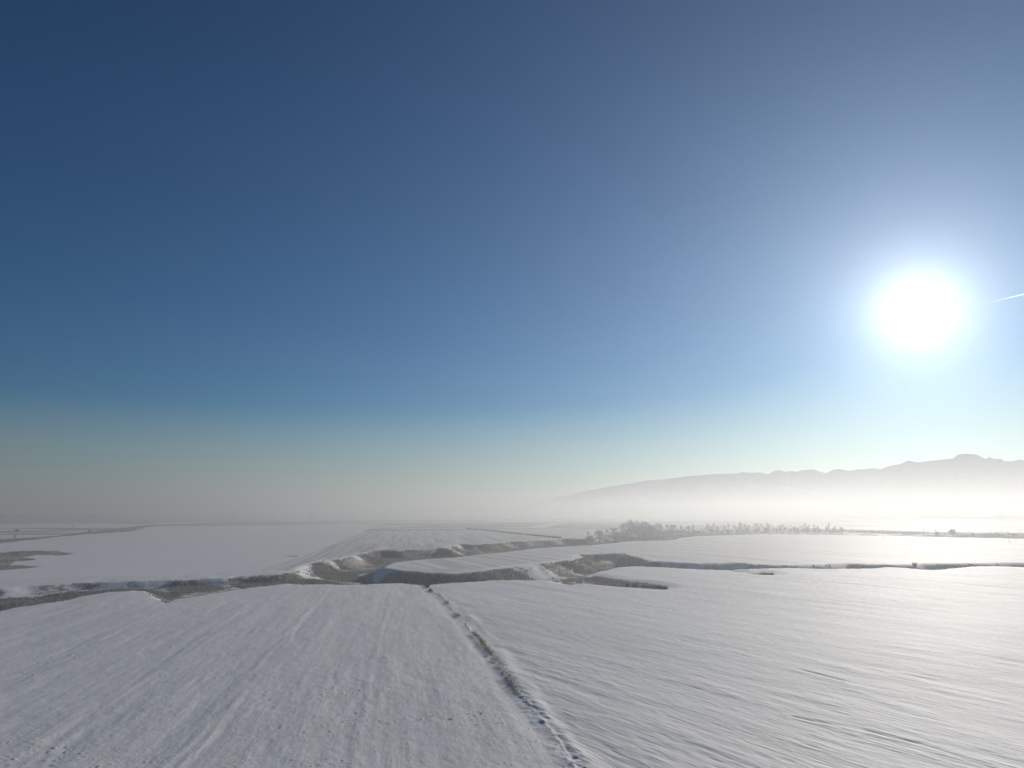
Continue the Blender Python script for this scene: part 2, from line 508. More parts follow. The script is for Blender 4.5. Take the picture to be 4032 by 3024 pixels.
def build_ground():
    # rings: close together near the camera, about 1 % apart far away
    r = [0.02, 8, 16, 24, 32, 40, 48, 56, 62]
    d = 66.0
    while d < 11800:
        r.append(d)
        d += min(max(d * d / (H * 711) * 0.62, 0.15), 0.0095 * d + 0.15)
    r.append(11900.0)
    r = np.array(r)
    a_in = np.radians(np.arange(-40, 40.001, 0.095))
    a_out = np.radians(np.arange(42, 318.1, 2.0))
    ang = np.concatenate([a_in, a_out])
    na, nr = len(ang), len(r)
    R, A = np.meshgrid(r, ang, indexing='ij')
    X, Y = (R * np.sin(A)).ravel(), (R * np.cos(A)).ravel()
    D = np.hypot(X, Y)
    Z, cover = land(X, Y)
    # which field a point belongs to -> coordinates along and across its rows
    U = np.zeros_like(X)
    V = np.zeros_like(X)

    def rows(mask, dirv, off=0.0):
        U[mask] = X[mask] * dirv[0] + Y[mask] * dirv[1] + off
        V[mask] = -X[mask] * dirv[1] + Y[mask] * dirv[0]
    rows(np.ones(X.shape, bool), DIR_FAR)
    stub = np.zeros_like(X)
    far = sstep(900, 1500, D)
    patch = fbm((X * DIR_FAR[0] + Y * DIR_FAR[1]) / 420, (-X * DIR_FAR[1] + Y * DIR_FAR[0]) / 260, 51, 3)
    stub += far * 0.9 * sstep(0.02, 0.18, patch)
    for g in GREY:
        stub = np.maximum(stub, 0.85 * sstep(-6, 6, sdf(X, Y, g, 40.0)))
    # the smooth white field on the left keeps no stubble
    WHITE = PP([(-400, 2300), (-400, 2150), (0, 2141), (174, 2121), (343, 2105), (540, 2092), (592, 2077), (1000, 2069), (1479, 2070), (1217, 2176), (1000, 2246), (600, 2284), (0, 2316)])
    stub *= 1 - sstep(-5, 5, sdf(X, Y, WHITE, 40.0))
    near = np.zeros(X.shape)
    # near fields, split by the weed line
    _, _, side = seg_dist(X, Y, WEED_LINE[::-1])
    nearm = (D < 420) & (sdf(X, Y, VALLEY, 30.0) < 4) | (D < 120)
    nearm |= (D < 700) & inside(X, Y, PP([(2100, 2400), (2330, 2258), (2357, 2248), (2497, 2230), (2870, 2243), (3437, 2238), (4500, 2238), (4900, 2500)]))
    east = nearm & (side < 0)
    west = nearm & (side >= 0)
    rows(west, DIR_WEST)
    rows(east, DIR_EAST, 900.0)
    near[nearm] = 1.0
    tg = sdf(X, Y, TONGUE_FIELD, 30.0)
    rows(tg > 0, DIR_TONGUE, 300)
    stub = np.maximum(stub, 0.50 * sstep(0, 10, tg) * (1 - far * 0.2))
    sf = sdf(X, Y, STRIPE_FIELD, 30.0)
    rows(sf > 0, DIR_STRIPE, 700)
    stub = np.maximum(stub, 0.52 * sstep(0, 4, sf))
    sf2 = sdf(X, Y, STRIPE_FIELD2, 30.0)
    rows(sf2 > 0, DIR_STRIPE, 500)
    stub = np.maximum(stub, 0.48 * sstep(0, 4, sf2))
    stub *= 1 - cover
    # small relief of the near fields
    q = nearm & (D < 760)
    x, y, u, v = X[q], Y[q], U[q], V[q]
    ea = east[q]
    fade = 1 - 0.5 * sstep(330, 760, D[q])
    we_rel = 0.045 * fbm(u / 5.5, v / 2.6, 61, 4) + 0.13 * fbm(u / 60, v / 6, 63, 3) + 0.018 * noise(u / 1.6, v / 0.9, 64)
    ea_rel = 0.06 * fbm(u / 10.0, v / 1.8, 65, 4) + 0.08 * fbm(u / 70, v / 5, 67, 3) + 0.022 * noise(u / 2.2, v / 0.8, 69)
    calm = 0.7 + 0.55 * sstep(-0.35, 0.4, fbm(x / 45 + 3, y / 30, 70, 4))      # smooth crust here, rougher drifts there
    dz = np.where(ea, ea_rel, we_rel) * fade * calm
    dz += np.where(ea, 0.16, 0.08) * fbm(u / 34, v / 5.5, 78, 4) * sstep(160, 330, D[q])
    dz += np.where(ea, 0.10, 0.05) * np.clip(fbm(u / 16, v / 4.5, 72, 4) - 0.1, 0, 1) * sstep(-0.1, 0.4, fbm(x / 70, y / 50, 74, 3)) * 2.0
    # ridge with dead weeds between the two near fields
    dl, al, _ = seg_dist(x, y, WEED_LINE)
    dl2 = dl + 0.25 * noise(x / 2.0, y / 2.0, 71)
    amp = (0.09 + 0.20 * fbm(al / 7, al * 0 + 3, 73, 3)) * (0.45 + 0.55 * sstep(105, 125, y))
    dz += amp * np.exp(-(dl2 / 0.45) ** 2) + 0.16 * fbm(x / 1.1, y / 1.1, 75, 2) * np.exp(-(dl / 1.6) ** 2)
    de, ae, _ = seg_dist(x, y, EAST_BANK)
    dz += (0.22 + 0.22 * noise(ae / 14, ae * 0 + 1, 76)) * np.exp(-(de / 1.6) ** 2) - 0.14 * np.exp(-((de - 0) / 4.5) ** 2)
    dz += -0.07 * np.exp(-((dl - 2.4) / 1.0) ** 2)
    for k, tl in enumerate(TRAM):
        dt, at, _ = seg_dist(x + 0.8 * noise(x / 15, y / 15, 87), y, tl)
        w = (0.35 + 0.65 * sstep(-0.3, 0.4, fbm(at / 22, at * 0 + k, 77, 3))) * (0.40, 0.28, 0.22, 0.18, 0.12)[k]
        dz += w * (0.20 * np.exp(-(dt / 0.55) ** 2) - 0.13 * np.exp(-((dt - 1.3) / 0.6) ** 2))
    for k, tl in enumerate(DRILL):
        dt, at, _ = seg_dist(x, y + 0.7 * noise(x / 12, y / 12, 88), tl)
        w = sstep(-0.15, 0.5, noise(at / 13, at * 0 + k, 79)) * (0.40, 0.42, 0.34, 0.22)[k] * (0.3 + 0.7 * sstep(-0.2, 0.3, fbm(at / 4, at * 0 + k, 80, 3)))
        dz += w * (-0.30 * np.exp(-(dt / 0.5) ** 2) + 0.14 * np.exp(-((dt - 1.1) / 0.6) ** 2))
    # frozen clods poking through, in drifting groups
    cl = np.clip(noise(x / 0.42, y / 0.42, 81) - 0.77, 0, 1) * sstep(0.05, 0.5, fbm(x / 16, y / 16, 83, 3)) * (D[q] < 190) * np.where(ea, 0.3, 1.0)
    dz += 0.6 * cl
    Z[q] += dz
    speck = np.zeros_like(X)
    speck[q] = np.clip(cl * 6, 0, 1)
    # rough ground in the valley and drifts along its rims
    v_ = (~nearm) & (D < 1600) & (D > 150)
    Z[v_] += (0.25 * fbm(X[v_] / 7, Y[v_] / 7, 85, 3)) * (0.2 + cover[v_])
    idx = np.arange(nr * na).reshape(nr, na)
    a0, b0 = idx[:-1, :], idx[1:, :]
    fl = np.stack([np.roll(a0, -1, 1), np.roll(b0, -1, 1), b0, a0], -1).reshape(-1, 4)
    co = np.stack([X, Y, Z], -1)
    o = link("snow_ground", co, fl, snow_mat(), kind="structure", smooth=True)
    fattr(o, "cover", cover)
    fattr(o, "stubble", stub)
    fattr(o, "near", near)
    fattr(o, "speck", speck)
    vattr(o, "rows", np.stack([U, V, np.where(east, 40.0, 0.0)], -1))
    return o


def snow_mat():
    t = NT("snow")
    rows = t.attr("rows", True)
    geo = t.n.new("ShaderNodeNewGeometry")
    pos = geo.outputs["Position"]
    cover, stub, near, speck = t.attr("cover"), t.attr("stubble"), t.attr("near"), t.attr("speck")
    snow = (0.71, 0.715, 0.715)
    # stubble and bare soil in streaks along the rows
    streak = t.noise(t.scale(rows, (0.004, 0.16, 1.0)), 1.0, 4.0, 0.6)
    streak2 = t.noise(t.scale(rows, (0.012, 0.9, 1.0)), 1.0, 2.0, 0.5)
    sboth = t.math('ADD', t.math('MULTIPLY', streak, 0.65), t.math('MULTIPLY', streak2, 0.35))
    thr = t.math('SUBTRACT', t.math('ADD', sboth, t.math('MULTIPLY', stub, 0.42)), 0.66)
    bare = t.math('MULTIPLY', t.range(thr, -0.10, 0.22), t.math('MINIMUM', t.math('MULTIPLY', stub, 1.3), 0.75))
    # faint thin-snow patches of the near fields
    thin_n = t.noise(t.scale(rows, (0.22, 0.9, 1.0)), 1.0, 6.0, 0.72)
    thin_b = t.noise(pos, 0.035, 3.0)
    thin = t.math('MULTIPLY', t.math('MULTIPLY', t.range(thin_n, 0.46, 0.72), t.range(thin_b, 0.30, 0.65, 0.35, 1.0)), t.math('MULTIPLY', near, 0.25))
    thin_far = t.noise(t.scale(rows, (0.032, 0.22, 1.0)), 1.0, 5.0, 0.65)
    thin = t.math('ADD', thin, t.math('MULTIPLY', t.range(thin_far, 0.44, 0.70), t.math('MULTIPLY', near, 0.11)))
    soil_f = t.math('MAXIMUM', t.math('MAXIMUM', bare, thin), t.math('MULTIPLY', speck, 0.8))
    soil_n = t.noise(pos, 0.6, 3.0)
    soil = t.mix(soil_n, (0.10, 0.085, 0.065), (0.20, 0.175, 0.14))
    c1 = t.mix(soil_f, snow, soil)
    grass_n = t.noise(pos, 0.5, 4.0, 0.6)
    grass = t.mix(grass_n, (0.15, 0.13, 0.105), (0.30, 0.265, 0.22))
    cov_n = t.math('ADD', cover, t.math('MULTIPLY', t.math('SUBTRACT', t.noise(pos, 0.35, 4.0, 0.65), 0.5), 0.9))
    c2 = t.mix(t.math('MULTIPLY', t.range(cov_n, 0.38, 0.85), 0.85), c1, grass)
    t.l.new(c2, t.b.inputs["Base Color"])
    t.b.inputs["Roughness"].default_value = 0.78
    t.b.inputs["Specular IOR Level"].default_value = 1.0
    t.b.inputs["IOR"].default_value = 1.5
    # crust and wind ripples
    sep = t.n.new("ShaderNodeSeparateXYZ")
    t.l.new(rows, sep.inputs[0])
    is_east = t.math('MULTIPLY', sep.outputs["Z"], 1 / 40.0, True)
    west1 = t.noise(pos, 1.7, 4.0, 0.62)
    west2 = t.noise(t.scale(rows, (0.05, 0.75, 0.0)), 1.0, 4.0, 0.6)
    east1 = t.noise(t.scale(rows, (0.20, 1.45, 0.0)), 1.0, 4.0, 0.62)
    fine = t.noise(pos, 5.0, 2.0, 0.6)
    hw = t.math('ADD', t.math('MULTIPLY', west1, 0.11), t.math('MULTIPLY', west2, 0.10))
    he = t.math('ADD', t.math('MULTIPLY', east1, 0.24), t.math('MULTIPLY', west1, 0.04))
    hmix = t.math('ADD', t.math('MULTIPLY', he, is_east), t.math('MULTIPLY', hw, t.math('SUBTRACT', 1.0, is_east)))
    hgt = t.math('ADD', hmix, t.math('MULTIPLY', fine, 0.035))
    hgt = t.math('MULTIPLY', hgt, t.range(t.noise(pos, 0.03, 4.0, 0.6), 0.35, 0.65, 0.75, 1.25))
    bump = t.n.new("ShaderNodeBump")
    bump.inputs["Strength"].default_value = 0.6
    bump.inputs["Distance"].default_value = 1.0
    t.l.new(hgt, bump.inputs["Height"])
    t.l.new(bump.outputs[0], t.b.inputs["Normal"])
    return t.m


ground = build_ground()


# ------------------------------------------------------------------ mountain range beyond the plain
RIDGE = [(1850, 2015), (2080, 1974), (2242, 1944), (2330, 1924), (2424, 1907), (2533, 1888), (2643, 1878), (2698, 1869), (2800, 1862), (2900, 1858), (2926, 1851), (2951, 1855),
         (2987, 1852), (3023, 1860), (3048, 1847), (3069, 1841), (3094, 1850), (3115, 1846), (3135, 1849), (3161, 1842),
         (3207, 1842), (3233, 1853), (3253, 1856), (3279, 1843), (3309, 1839), (3345, 1848), (3376, 1841), (3412, 1841),
         (3443, 1836), (3468, 1841), (3494, 1829), (3545, 1819), (3576, 1804), (3611, 1814), (3668, 1807), (3709, 1800),
         (3750, 1796), (3775, 1779), (3806, 1777), (3847, 1779), (3878, 1797), (3895, 1788), (3918, 1796), (3939, 1795),
         (3954, 1804), (3985, 1806), (4005, 1800), (4032, 1802), (4200, 1790), (4400, 1812), (4700, 1830), (5100, 1900)]


def build_mountains():
    azs, els = [], []
    for x, y in RIDGE:
        d = ray(x, y)
        azs.append(math.atan2(d.x, d.y))
        els.append(d.z / math.hypot(d.x, d.y))
    na, nd = 900, 70
    az = np.linspace(azs[0], azs[-1], na)
    base = 22000.0
    ridge_h = H + base * np.interp(az, azs, els)
    tt = np.linspace(-1, 1, nd)
    Az, T = np.meshgrid(az, tt, indexing='ij')
    Hh = np.repeat(ridge_h[:, None], nd, 1)
    Rr = base + T * 6500.0
    X, Y = Rr * np.sin(Az), Rr * np.cos(Az)
    fall = 1 - np.abs(T) ** 0.85
    rg = 1 - np.abs(fbm(X / 2600, Y / 2600, 91, 5)) * 2
    Z = Hh * fall * (1 - (1 - rg) * 0.45 * np.minimum(1, np.abs(T) * 4))
    Z = np.minimum(Z, Hh * (1 - np.abs(T) * 0.55)) - 10
    idx = np.arange(na * nd).reshape(na, nd)
    f = np.stack([idx[:-1, :-1], idx[1:, :-1], idx[1:, 1:], idx[:-1, 1:]], -1).reshape(-1, 4)
    t = NT("mountain_snow")
    geo = t.n.new("ShaderNodeNewGeometry")
    n1 = t.noise(geo.outputs["Position"], 0.0011, 5.0, 0.6)
    t.l.new(t.mix(t.range(n1, 0.42, 0.6), (0.82, 0.87, 0.93), (0.93, 0.95, 0.97)), t.b.inputs["Base Color"])
    t.b.inputs["Roughness"].default_value = 0.95
    t.b.inputs["Specular IOR Level"].default_value = 0.3
    return link("mountain_range", np.stack([X, Y, Z], -1).reshape(-1, 3), f, t.m, kind="structure", smooth=True)


build_mountains()

# ------------------------------------------------------------------ vegetation
M_REED = simple("dead_reed", (0.32, 0.31, 0.295), 0.8, 0.25, 0.15, True)
M_TWIG = simple("bare_twig", (0.085, 0.070, 0.058), 0.85, 0.3, 1.0)
M_HAZED = simple("haze_paled_twig", (0.68, 0.69, 0.70), 0.85, 0.3, 1.0)  # pale twigs: fading by haze is put into the colour
M_BARK = simple("bark", (0.075, 0.062, 0.05), 0.9, 0.3, 3.0)
M_WEED = simple("dry_weed", (0.22, 0.19, 0.145), 0.8, 0.3, 0.6, True)


def blades(px, py, pz, hgt, wid, per, lean=0.35, spread=0.5):
    """thin triangular stalks standing on given points"""
    n = len(px)
    X = np.repeat(px, per) + rng.normal(0, 1, n * per) * np.repeat(np.broadcast_to(spread, (n,)), per)
    Y = np.repeat(py, per) + rng.normal(0, 1, n * per) * np.repeat(np.broadcast_to(spread, (n,)), per)
    Zb = np.repeat(pz, per) - 0.15
    hh = np.repeat(hgt, per) * rng.uniform(0.45, 1.15, n * per)
    ww = np.repeat(wid, per) * rng.uniform(0.6, 1.3, n * per)
    a = rng.uniform(0, math.pi, n * per)
    lx, ly = rng.normal(0, lean, n * per) * hh, rng.normal(0, lean, n * per) * hh
    dx, dy = np.cos(a) * ww / 2, np.sin(a) * ww / 2
    v = np.empty((n * per, 3, 3))
    v[:, 0] = np.stack([X - dx, Y - dy, Zb], -1)
    v[:, 1] = np.stack([X + dx, Y + dy, Zb], -1)
    v[:, 2] = np.stack([X + lx, Y + ly, Zb + hh + 0.15], -1)
    f = np.arange(n * per * 3).reshape(-1, 3)
    return v.reshape(-1, 3), f


def scatter(poly_list, n, rmin, rmax):
    """points with a density that thins out with distance"""
    allp = np.vstack(poly_list)
    x0, y0 = allp.min(0)
    x1, y1 = allp.max(0)
    xs, ys = [], []
    got = 0
    while got < n:
        r = rng.uniform(rmin, rmax, 200000)
        a = rng.uniform(-0.72, 0.72, 200000)
        x, y = r * np.sin(a), r * np.cos(a)
        k = np.zeros(x.shape, bool)
        for p in poly_list:
            k |= inside(x, y, p)
        xs.append(x[k])
        ys.append(y[k])
        got += k.sum()
        if not k.any():
            break
    return np.concatenate(xs)[:n], np.concatenate(ys)[:n]


def brush_mesh(name, polys, n, rmin, rmax, h0, label, cat, per=4, thresh=0.35, mat=None, cell=25, wid=0.0008, skip=None):
    x, y = scatter(polys, n, rmin, rmax)
    z, cv = land(x, y)
    clump = fbm(x / cell, y / cell, 101, 3)
    k = (cv > thresh) & (rng.uniform(0, 1, len(x)) < 0.62 + clump * 1.3)
    if skip:                                   # leave out what the thick reeds already cover
        for b, _ in BRUSH:
            k &= ~inside(x, y, b)
    x, y, z, clump = x[k], y[k], z[k], clump[k]
    d = np.hypot(x, y)
    hgt = h0 * (0.75 + 0.75 * clump) * rng.uniform(0.6, 1.3, len(x))
    v, f = blades(x, y, z, np.maximum(hgt, 0.4), 0.08 + d * wid, per, 0.22, 0.5 + d * 0.0006)
    return link(name, v, f, mat or M_REED, label=label, cat=cat, kind="stuff")


brush_mesh("valley_reeds", [b for b, _ in BRUSH], 150000, 220, 1500, 0.95,
           "dense brown reeds and thicket filling the valley floor behind the near field", "reeds", per=5)
brush_mesh("bank_grass", [VALLEY], 60000, 220, 1300, 0.75,
           "sparse dead grass and stems on the snowy gully banks", "grass", per=4, thresh=0.25, skip=0.6)
brush_mesh("marsh_reeds", [ISLE1, REED_N, STRIP], 9000, 330, 2400, 0.9,
           "dark reed beds on the smooth white field at left", "reeds", per=4)
brush_mesh("hedge_brush", [SPIT, SPIT2], 3500, 280, 520, 1.0,
           "dark low brush filling the thin hollow that juts into the right field", "brush", per=6)


def tube(pts, radii, seg=5):
    vs, fs = [], []
    pts = [Vector(p) for p in pts]
    for i, p in enumerate(pts):
        d = (pts[min(i + 1, len(pts) - 1)] - pts[max(i - 1, 0)]).normalized()
        s = d.orthogonal().normalized()
        t = d.cross(s)
        for k in range(seg):
            a = 2 * math.pi * k / seg
            vs.append(p + (s * math.cos(a) + t * math.sin(a)) * radii[i])
        if i:
            for k in range(seg):
                fs.append(((i - 1) * seg + k, (i - 1) * seg + (k + 1) % seg, i * seg + (k + 1) % seg, i * seg + k))
    return vs, fs


def merge(parts):
    vs, fs = [], []
    for v, f in parts:
        o = len(vs)
        vs += list(v)
        fs += [tuple(i + o for i in q) for q in f]
    return vs, fs


def bare_tree(h, w, seed, ntwig=500, twig_w=0.05, tall=False):
    """bare winter tree: tapered trunk with limbs, crown of fine twigs; returns (trunk, crown)"""
    r = random.Random(seed)
    wood = []
    fork = h * (0.16 if tall else 0.28)
    bend = Vector((r.uniform(-.03, .03), r.uniform(-.03, .03), 0)) * h
    wood.append(tube([(0, 0, -0.5), (0, 0, fork), bend * 0.6 + Vector((0, 0, h * 0.6)), bend + Vector((0, 0, h * 0.9))],
                     [h * .025, h * .019, h * .010, h * .003], 6))
    tips = []
    for k in range(11):
        a = k * 2.4 + r.uniform(-.4, .4)
        zz = fork + (h * 0.78 - fork) * (k / 10.0) ** 0.9
        ln = w * 0.5 * (1.0 - 0.45 * (k / 10.0)) * r.uniform(0.65, 1.15)
        p0 = bend * (zz / h) + Vector((0, 0, zz))
        p1 = p0 + Vector((math.cos(a) * ln * .55, math.sin(a) * ln * .55, ln * (.75 if tall else .42)))
        p2 = p0 + Vector((math.cos(a) * ln, math.sin(a) * ln, ln * (1.5 if tall else .78)))
        p2.z = min(p2.z, h)
        wood.append(tube([p0, p1, p2], [h * .009, h * .006, h * .002], 4))
        tips += [(p0, p1), (p1, p2), (p1, p2)]
    tips += [(bend * 0.6 + Vector((0, 0, h * 0.6)), bend + Vector((0, 0, h * 0.9)))] * 3
    vs, fs = [], []
    for k in range(ntwig):
        a, b = r.choice(tips)
        p = a.lerp(b, r.uniform(0.15, 1.0))
        d = Vector((r.gauss(0, 1), r.gauss(0, 1), r.gauss(0.5, 0.8))).normalized()
        q = p + d * w * r.uniform(0.08, 0.26)
        s = d.orthogonal().normalized()
        s.rotate(Matrix.Rotation(r.uniform(0, 6.28), 3, d))
        s *= twig_w * r.uniform(0.6, 1.4)
        o = len(vs)
        vs += [p - s, p + s, q]
        fs.append((o, o + 1, o + 2))
        for _ in range(2):
            d2 = (d + Vector((r.gauss(0, .7), r.gauss(0, .7), r.gauss(0, .5)))).normalized()
            m = p.lerp(q, r.uniform(.3, .9))
            o = len(vs)
            vs += [m - s * .7, m + s * .7, m + d2 * w * r.uniform(0.05, 0.14)]
            fs.append((o, o + 1, o + 2))
    return merge(wood), (vs, fs)


def zat(x, y):
    z, _ = land(np.array([float(x)]), np.array([float(y)]))
    return float(z[0])


TREE_MESH = {}


def place_tree(key, xy, h, label, group=None, tall=False, w=0.8, ntwig=500, name="bare_tree", tw=0.05, mat=None):
    t = empty(name, (xy[0], xy[1], zat(*xy)), label, "tree", group)
    if key not in TREE_MESH:
        (tv, tf), (cv, cf) = bare_tree(1.0 * h, w * h, hash(key) % 1000 if not isinstance(key, int) else key, ntwig, tw, tall)
        a = link("trunk", tv, tf, M_BARK, t)
        b = link("crown", cv, cf, mat or M_TWIG, t)
        TREE_MESH[key] = (a, b, h)
    else:
        a0, b0, h0 = TREE_MESH[key]
        for s in (a0, b0):
            c = s.copy()
            COL.objects.link(c)
            c.parent = t
        t.scale = (h / h0,) * 3
    t.rotation_euler.z = random.uniform(0, 6.28)
    return t


# the trees standing alone on the left
place_tree(1, P(67, 2103), 8.0, "rounded bare tree, widest of the lone trees beyond the left reed bed", w=1.2, tw=0.11, mat=M_HAZED)
place_tree(2, P(35, 2101), 5.5, "small slim bare tree left of the wide rounded one", w=0.9, tw=0.10, ntwig=260, mat=M_HAZED)
place_tree(3, P(57, 2125), 6.0, "bare tree growing in the left reed bed near the frame edge", w=0.9, tw=0.10, ntwig=350, mat=M_HAZED)
place_tree(4, P(353, 2102), 8.0, "bare tree rising midway along the reed bed beyond the white field", w=1.0, tw=0.14, mat=M_HAZED)
place_tree(5, P(288, 2081), 8.0, "faint lone tree far out on the snow beyond the reed bed", w=0.8, tw=0.13, ntwig=250, mat=M_HAZED)
# at the head of the wood
place_tree(6, P(2322, 2128), 11.5, "broad bare tree standing at the left end of the misty wood", w=1.0, tw=0.16, ntwig=700, mat=M_HAZED)
place_tree(7, P(2362, 2124), 17.0, "tall bare tree topping the left end of the misty wood", w=0.55, tw=0.16, ntwig=600, tall=True, mat=M_HAZED)


def tree_mass(name, spots, label, cat, kinds, tw=0.013, mat=None):
    vs, fs = [], []
    protos = []
    for k in range(kinds):
        w, c = bare_tree(1.0, (0.62, 0.8, 0.5, 0.7)[k % 4], 200 + k, 150, tw, k % 2 == 0)
        v, f = merge([w, c])
        v = np.array([tuple(q) for q in v])
        tri = []
        for q in f:
            tri.append(q[:3])
            if len(q) == 4:
                tri.append((q[0], q[2], q[3]))
        protos.append((v, np.array(tri)))
    off = 0
    for (x, y, h) in spots:
        v, f = protos[random.randrange(kinds)]
        a = random.uniform(0, 6.28)
        s = h * random.uniform(0.9, 1.1)
        p = np.empty_like(v)
        p[:, 0] = (v[:, 0] * math.cos(a) - v[:, 1] * math.sin(a)) * s + x
        p[:, 1] = (v[:, 0] * math.sin(a) + v[:, 1] * math.cos(a)) * s + y
        p[:, 2] = v[:, 2] * s + zat(x, y)
        vs.append(p)
        fs.append(f + off)
        off += len(v)
    return link(name, np.vstack(vs), np.vstack(fs), mat or M_HAZED, label=label, cat=cat, kind="stuff")


def poly_spots(poly, n, hfun):
    x0, y0 = poly.min(0)
    x1, y1 = poly.max(0)
    out = []
    while len(out) < n:
        x = rng.uniform(x0, x1, 400)
        y = rng.uniform(y0, y1, 400)
        k = inside(x, y, poly)
        out += [(a, b, hfun(a, b)) for a, b in zip(x[k], y[k])]
    return out[:n]


WOOD = PP([(2300, 2127), (2400, 2114), (2470, 2106), (2560, 2100), (2700, 2098), (2690, 2113), (2640, 2122), (2480, 2128), (2380, 2133)], -5)


def wood_h(x, y):
    px = 2016 + 2800 * x / (y * CP + (0 - H) * SP)
    h = np.interp(px, [2300, 2400, 2430, 2470, 2550, 2620, 2720], [7, 11, 15, 20, 21, 15, 11])
    return float(h) * random.uniform(0.7, 1.0)


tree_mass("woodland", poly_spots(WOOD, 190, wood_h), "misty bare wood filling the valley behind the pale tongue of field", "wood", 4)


def line_spots(pts, step, h0, jit, z=-5.0):
    line = PP(pts, z)
    out = []
    for a, b in zip(line[:-1], line[1:]):
        n = max(1, int(np.linalg.norm(b - a) / step))
        for k in range(n):
            if random.random() < 0.12:
                continue
            p = a + (b - a) * (k + random.random()) / n
            out.append((p[0] + rng.normal(0, jit), p[1] + rng.normal(0, jit), h0 * random.uniform(0.5, 1.15)))
    return out


WOOD2 = PP([(2630, 2124), (2690, 2112), (2900, 2102), (3210, 2101), (3320, 2099), (3320, 2090), (3000, 2084), (2700, 2088)], -4)
belt = (poly_spots(WOOD2, 330, lambda x, y: random.choice((4.0, 6.5, 9.0, 13.0)) * random.uniform(0.8, 1.1))
        + poly_spots(WOOD2, 450, lambda x, y: random.uniform(2.5, 6.5))
        + line_spots([(3320, 2098), (3500, 2100), (3690, 2105)], 5, 5.0, 6)
        + line_spots([(3690, 2106), (3760, 2107), (4300, 2114)], 5, 3.0, 5))
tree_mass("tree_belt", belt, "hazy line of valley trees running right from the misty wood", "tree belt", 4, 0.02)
place_tree(8, P(3692, 2111, -4), 10, "leafless tree at the left of the faint pair on the far right", w=0.9, tw=0.16, mat=M_HAZED)
place_tree(9, P(3752, 2112, -4), 12.5, "fullest of the faint bare trees on the far right of the plain", w=1.1, tw=0.18, ntwig=800, mat=M_HAZED)
place_tree(10, P(3830, 2116, -4), 7, "small faint tree between the fullest far right tree and the frame edge", w=0.9, tw=0.14, mat=M_HAZED)
place_tree(11, P(3930, 2119, -4), 9, "faint bare tree left of the pole near the right frame edge", w=0.9, tw=0.14, mat=M_HAZED)
place_tree(12, P(3995, 2121, -4), 8, "faint bare tree right of the pole near the right frame edge", w=1.1, tw=0.14, mat=M_HAZED)

# village trees along the horizon
spots = []
for px in np.arange(-300, 4300, 3.0):
    nz = float(fbm(np.array([px / 90.0]), np.array([0.5]), 131, 4)[0])
    if nz < -0.22:
        continue
    yb = float(np.interp(px, [0, 900, 2000, 3000, 4032], [2046, 2040, 2036, 2040, 2046]))
    x, y = P(px + random.uniform(-3, 3), yb + random.uniform(-1.5, 1.5))
    spots.append((x, y, 25 * (0.6 + 0.9 * max(0, nz + 0.22)) * random.uniform(0.7, 1.2)))
tree_mass("horizon_trees", spots, "faint tree line of far villages along the whole horizon", "tree line", 4, 0.06, M_TWIG)


# hedge of the ditch between the two striped fields
ditch = line_spots([(1836, 2082), (1900, 2088), (2049, 2103), (2208, 2120)], 3.0, 1.6, 0.7, 0.0)
dx = np.array([s[0] for s in ditch])
dy = np.array([s[1] for s in ditch])
dzz, _ = land(dx, dy)
v, f = blades(dx, dy, dzz, np.full(len(dx), 2.6), np.full(len(dx), 1.4), 4, 0.2, 1.0)
link("ditch_hedge", v, f, M_TWIG, label="thin dark hedge along the ditch between the two striped fields", cat="hedge", kind="stuff")

# dead weeds on the ridge between the near fields
wx, wy = [], []
lens = np.linalg.norm(np.diff(WEED_LINE, axis=0), axis=1)
tot = lens.sum()
s = 0.0
cum = np.concatenate([[0], np.cumsum(lens)])
while s < tot:
    dens = float(fbm(np.array([s / 11.0]), np.array([2.0]), 141, 3)[0])
    s += 0.10 if dens > 0.12 else (0.35 if dens > -0.05 else 1.6)
    i = min(np.searchsorted(cum, s) - 1, len(lens) - 1)
    i = max(i, 0)
    p = WEED_LINE[i] + (WEED_LINE[i + 1] - WEED_LINE[i]) * (s - cum[i]) / lens[i]
    wx.append(p[0] + rng.normal(0, 0.35))
    wy.append(p[1] + rng.normal(0, 0.35))
wx, wy = np.array(wx), np.array(wy)
k = wy > P(2085, 2770)[1] + rng.normal(0, 3.0, len(wy))      # the near end of the ridge is bare snow
wx, wy = wx[k], wy[k]
wz, _ = land(wx, wy)
v, f = blades(wx, wy, wz + 0.3, rng.uniform(0.25, 0.75, len(wx)), np.full(len(wx), 0.04), 6, 0.4, 0.22)
link("dry_weeds", v, f, M_WEED, label="dry weeds sticking out of the snow ridge between the two near fields", cat="weeds", kind="stuff")


# bare shrubs one can tell apart along the rims
def shrub_mesh(seed):
    r = random.Random(seed)
    vs, fs = [], []
    for k in range(90):
        a = r.uniform(0, 6.283)
        rad = abs(r.gauss(0, 0.16))
        p = Vector((math.cos(a) * rad, math.sin(a) * rad, -0.15))
        d = Vector((math.cos(a) * r.uniform(.1, .6), math.sin(a) * r.uniform(.1, .6), 1)).normalized()
        q = p + d * r.uniform(0.6, 1.1)
        s = d.orthogonal().normalized()
        s.rotate(Matrix.Rotation(r.uniform(0, 6.28), 3, d))
        o = len(vs)
        vs += [p - s * .04, p + s * .04, q]
        fs.append((o, o + 1, o + 2))
        for _ in range(3):
            m = p.lerp(q, r.uniform(.35, .9))
            e = (d + Vector((r.gauss(0, .5), r.gauss(0, .5), r.gauss(0, .4)))).normalized()
            o = len(vs)
            vs += [m - s * .03, m + s * .03, m + e * r.uniform(.2, .42)]
            fs.append((o, o + 1, o + 2))
    return vs, fs


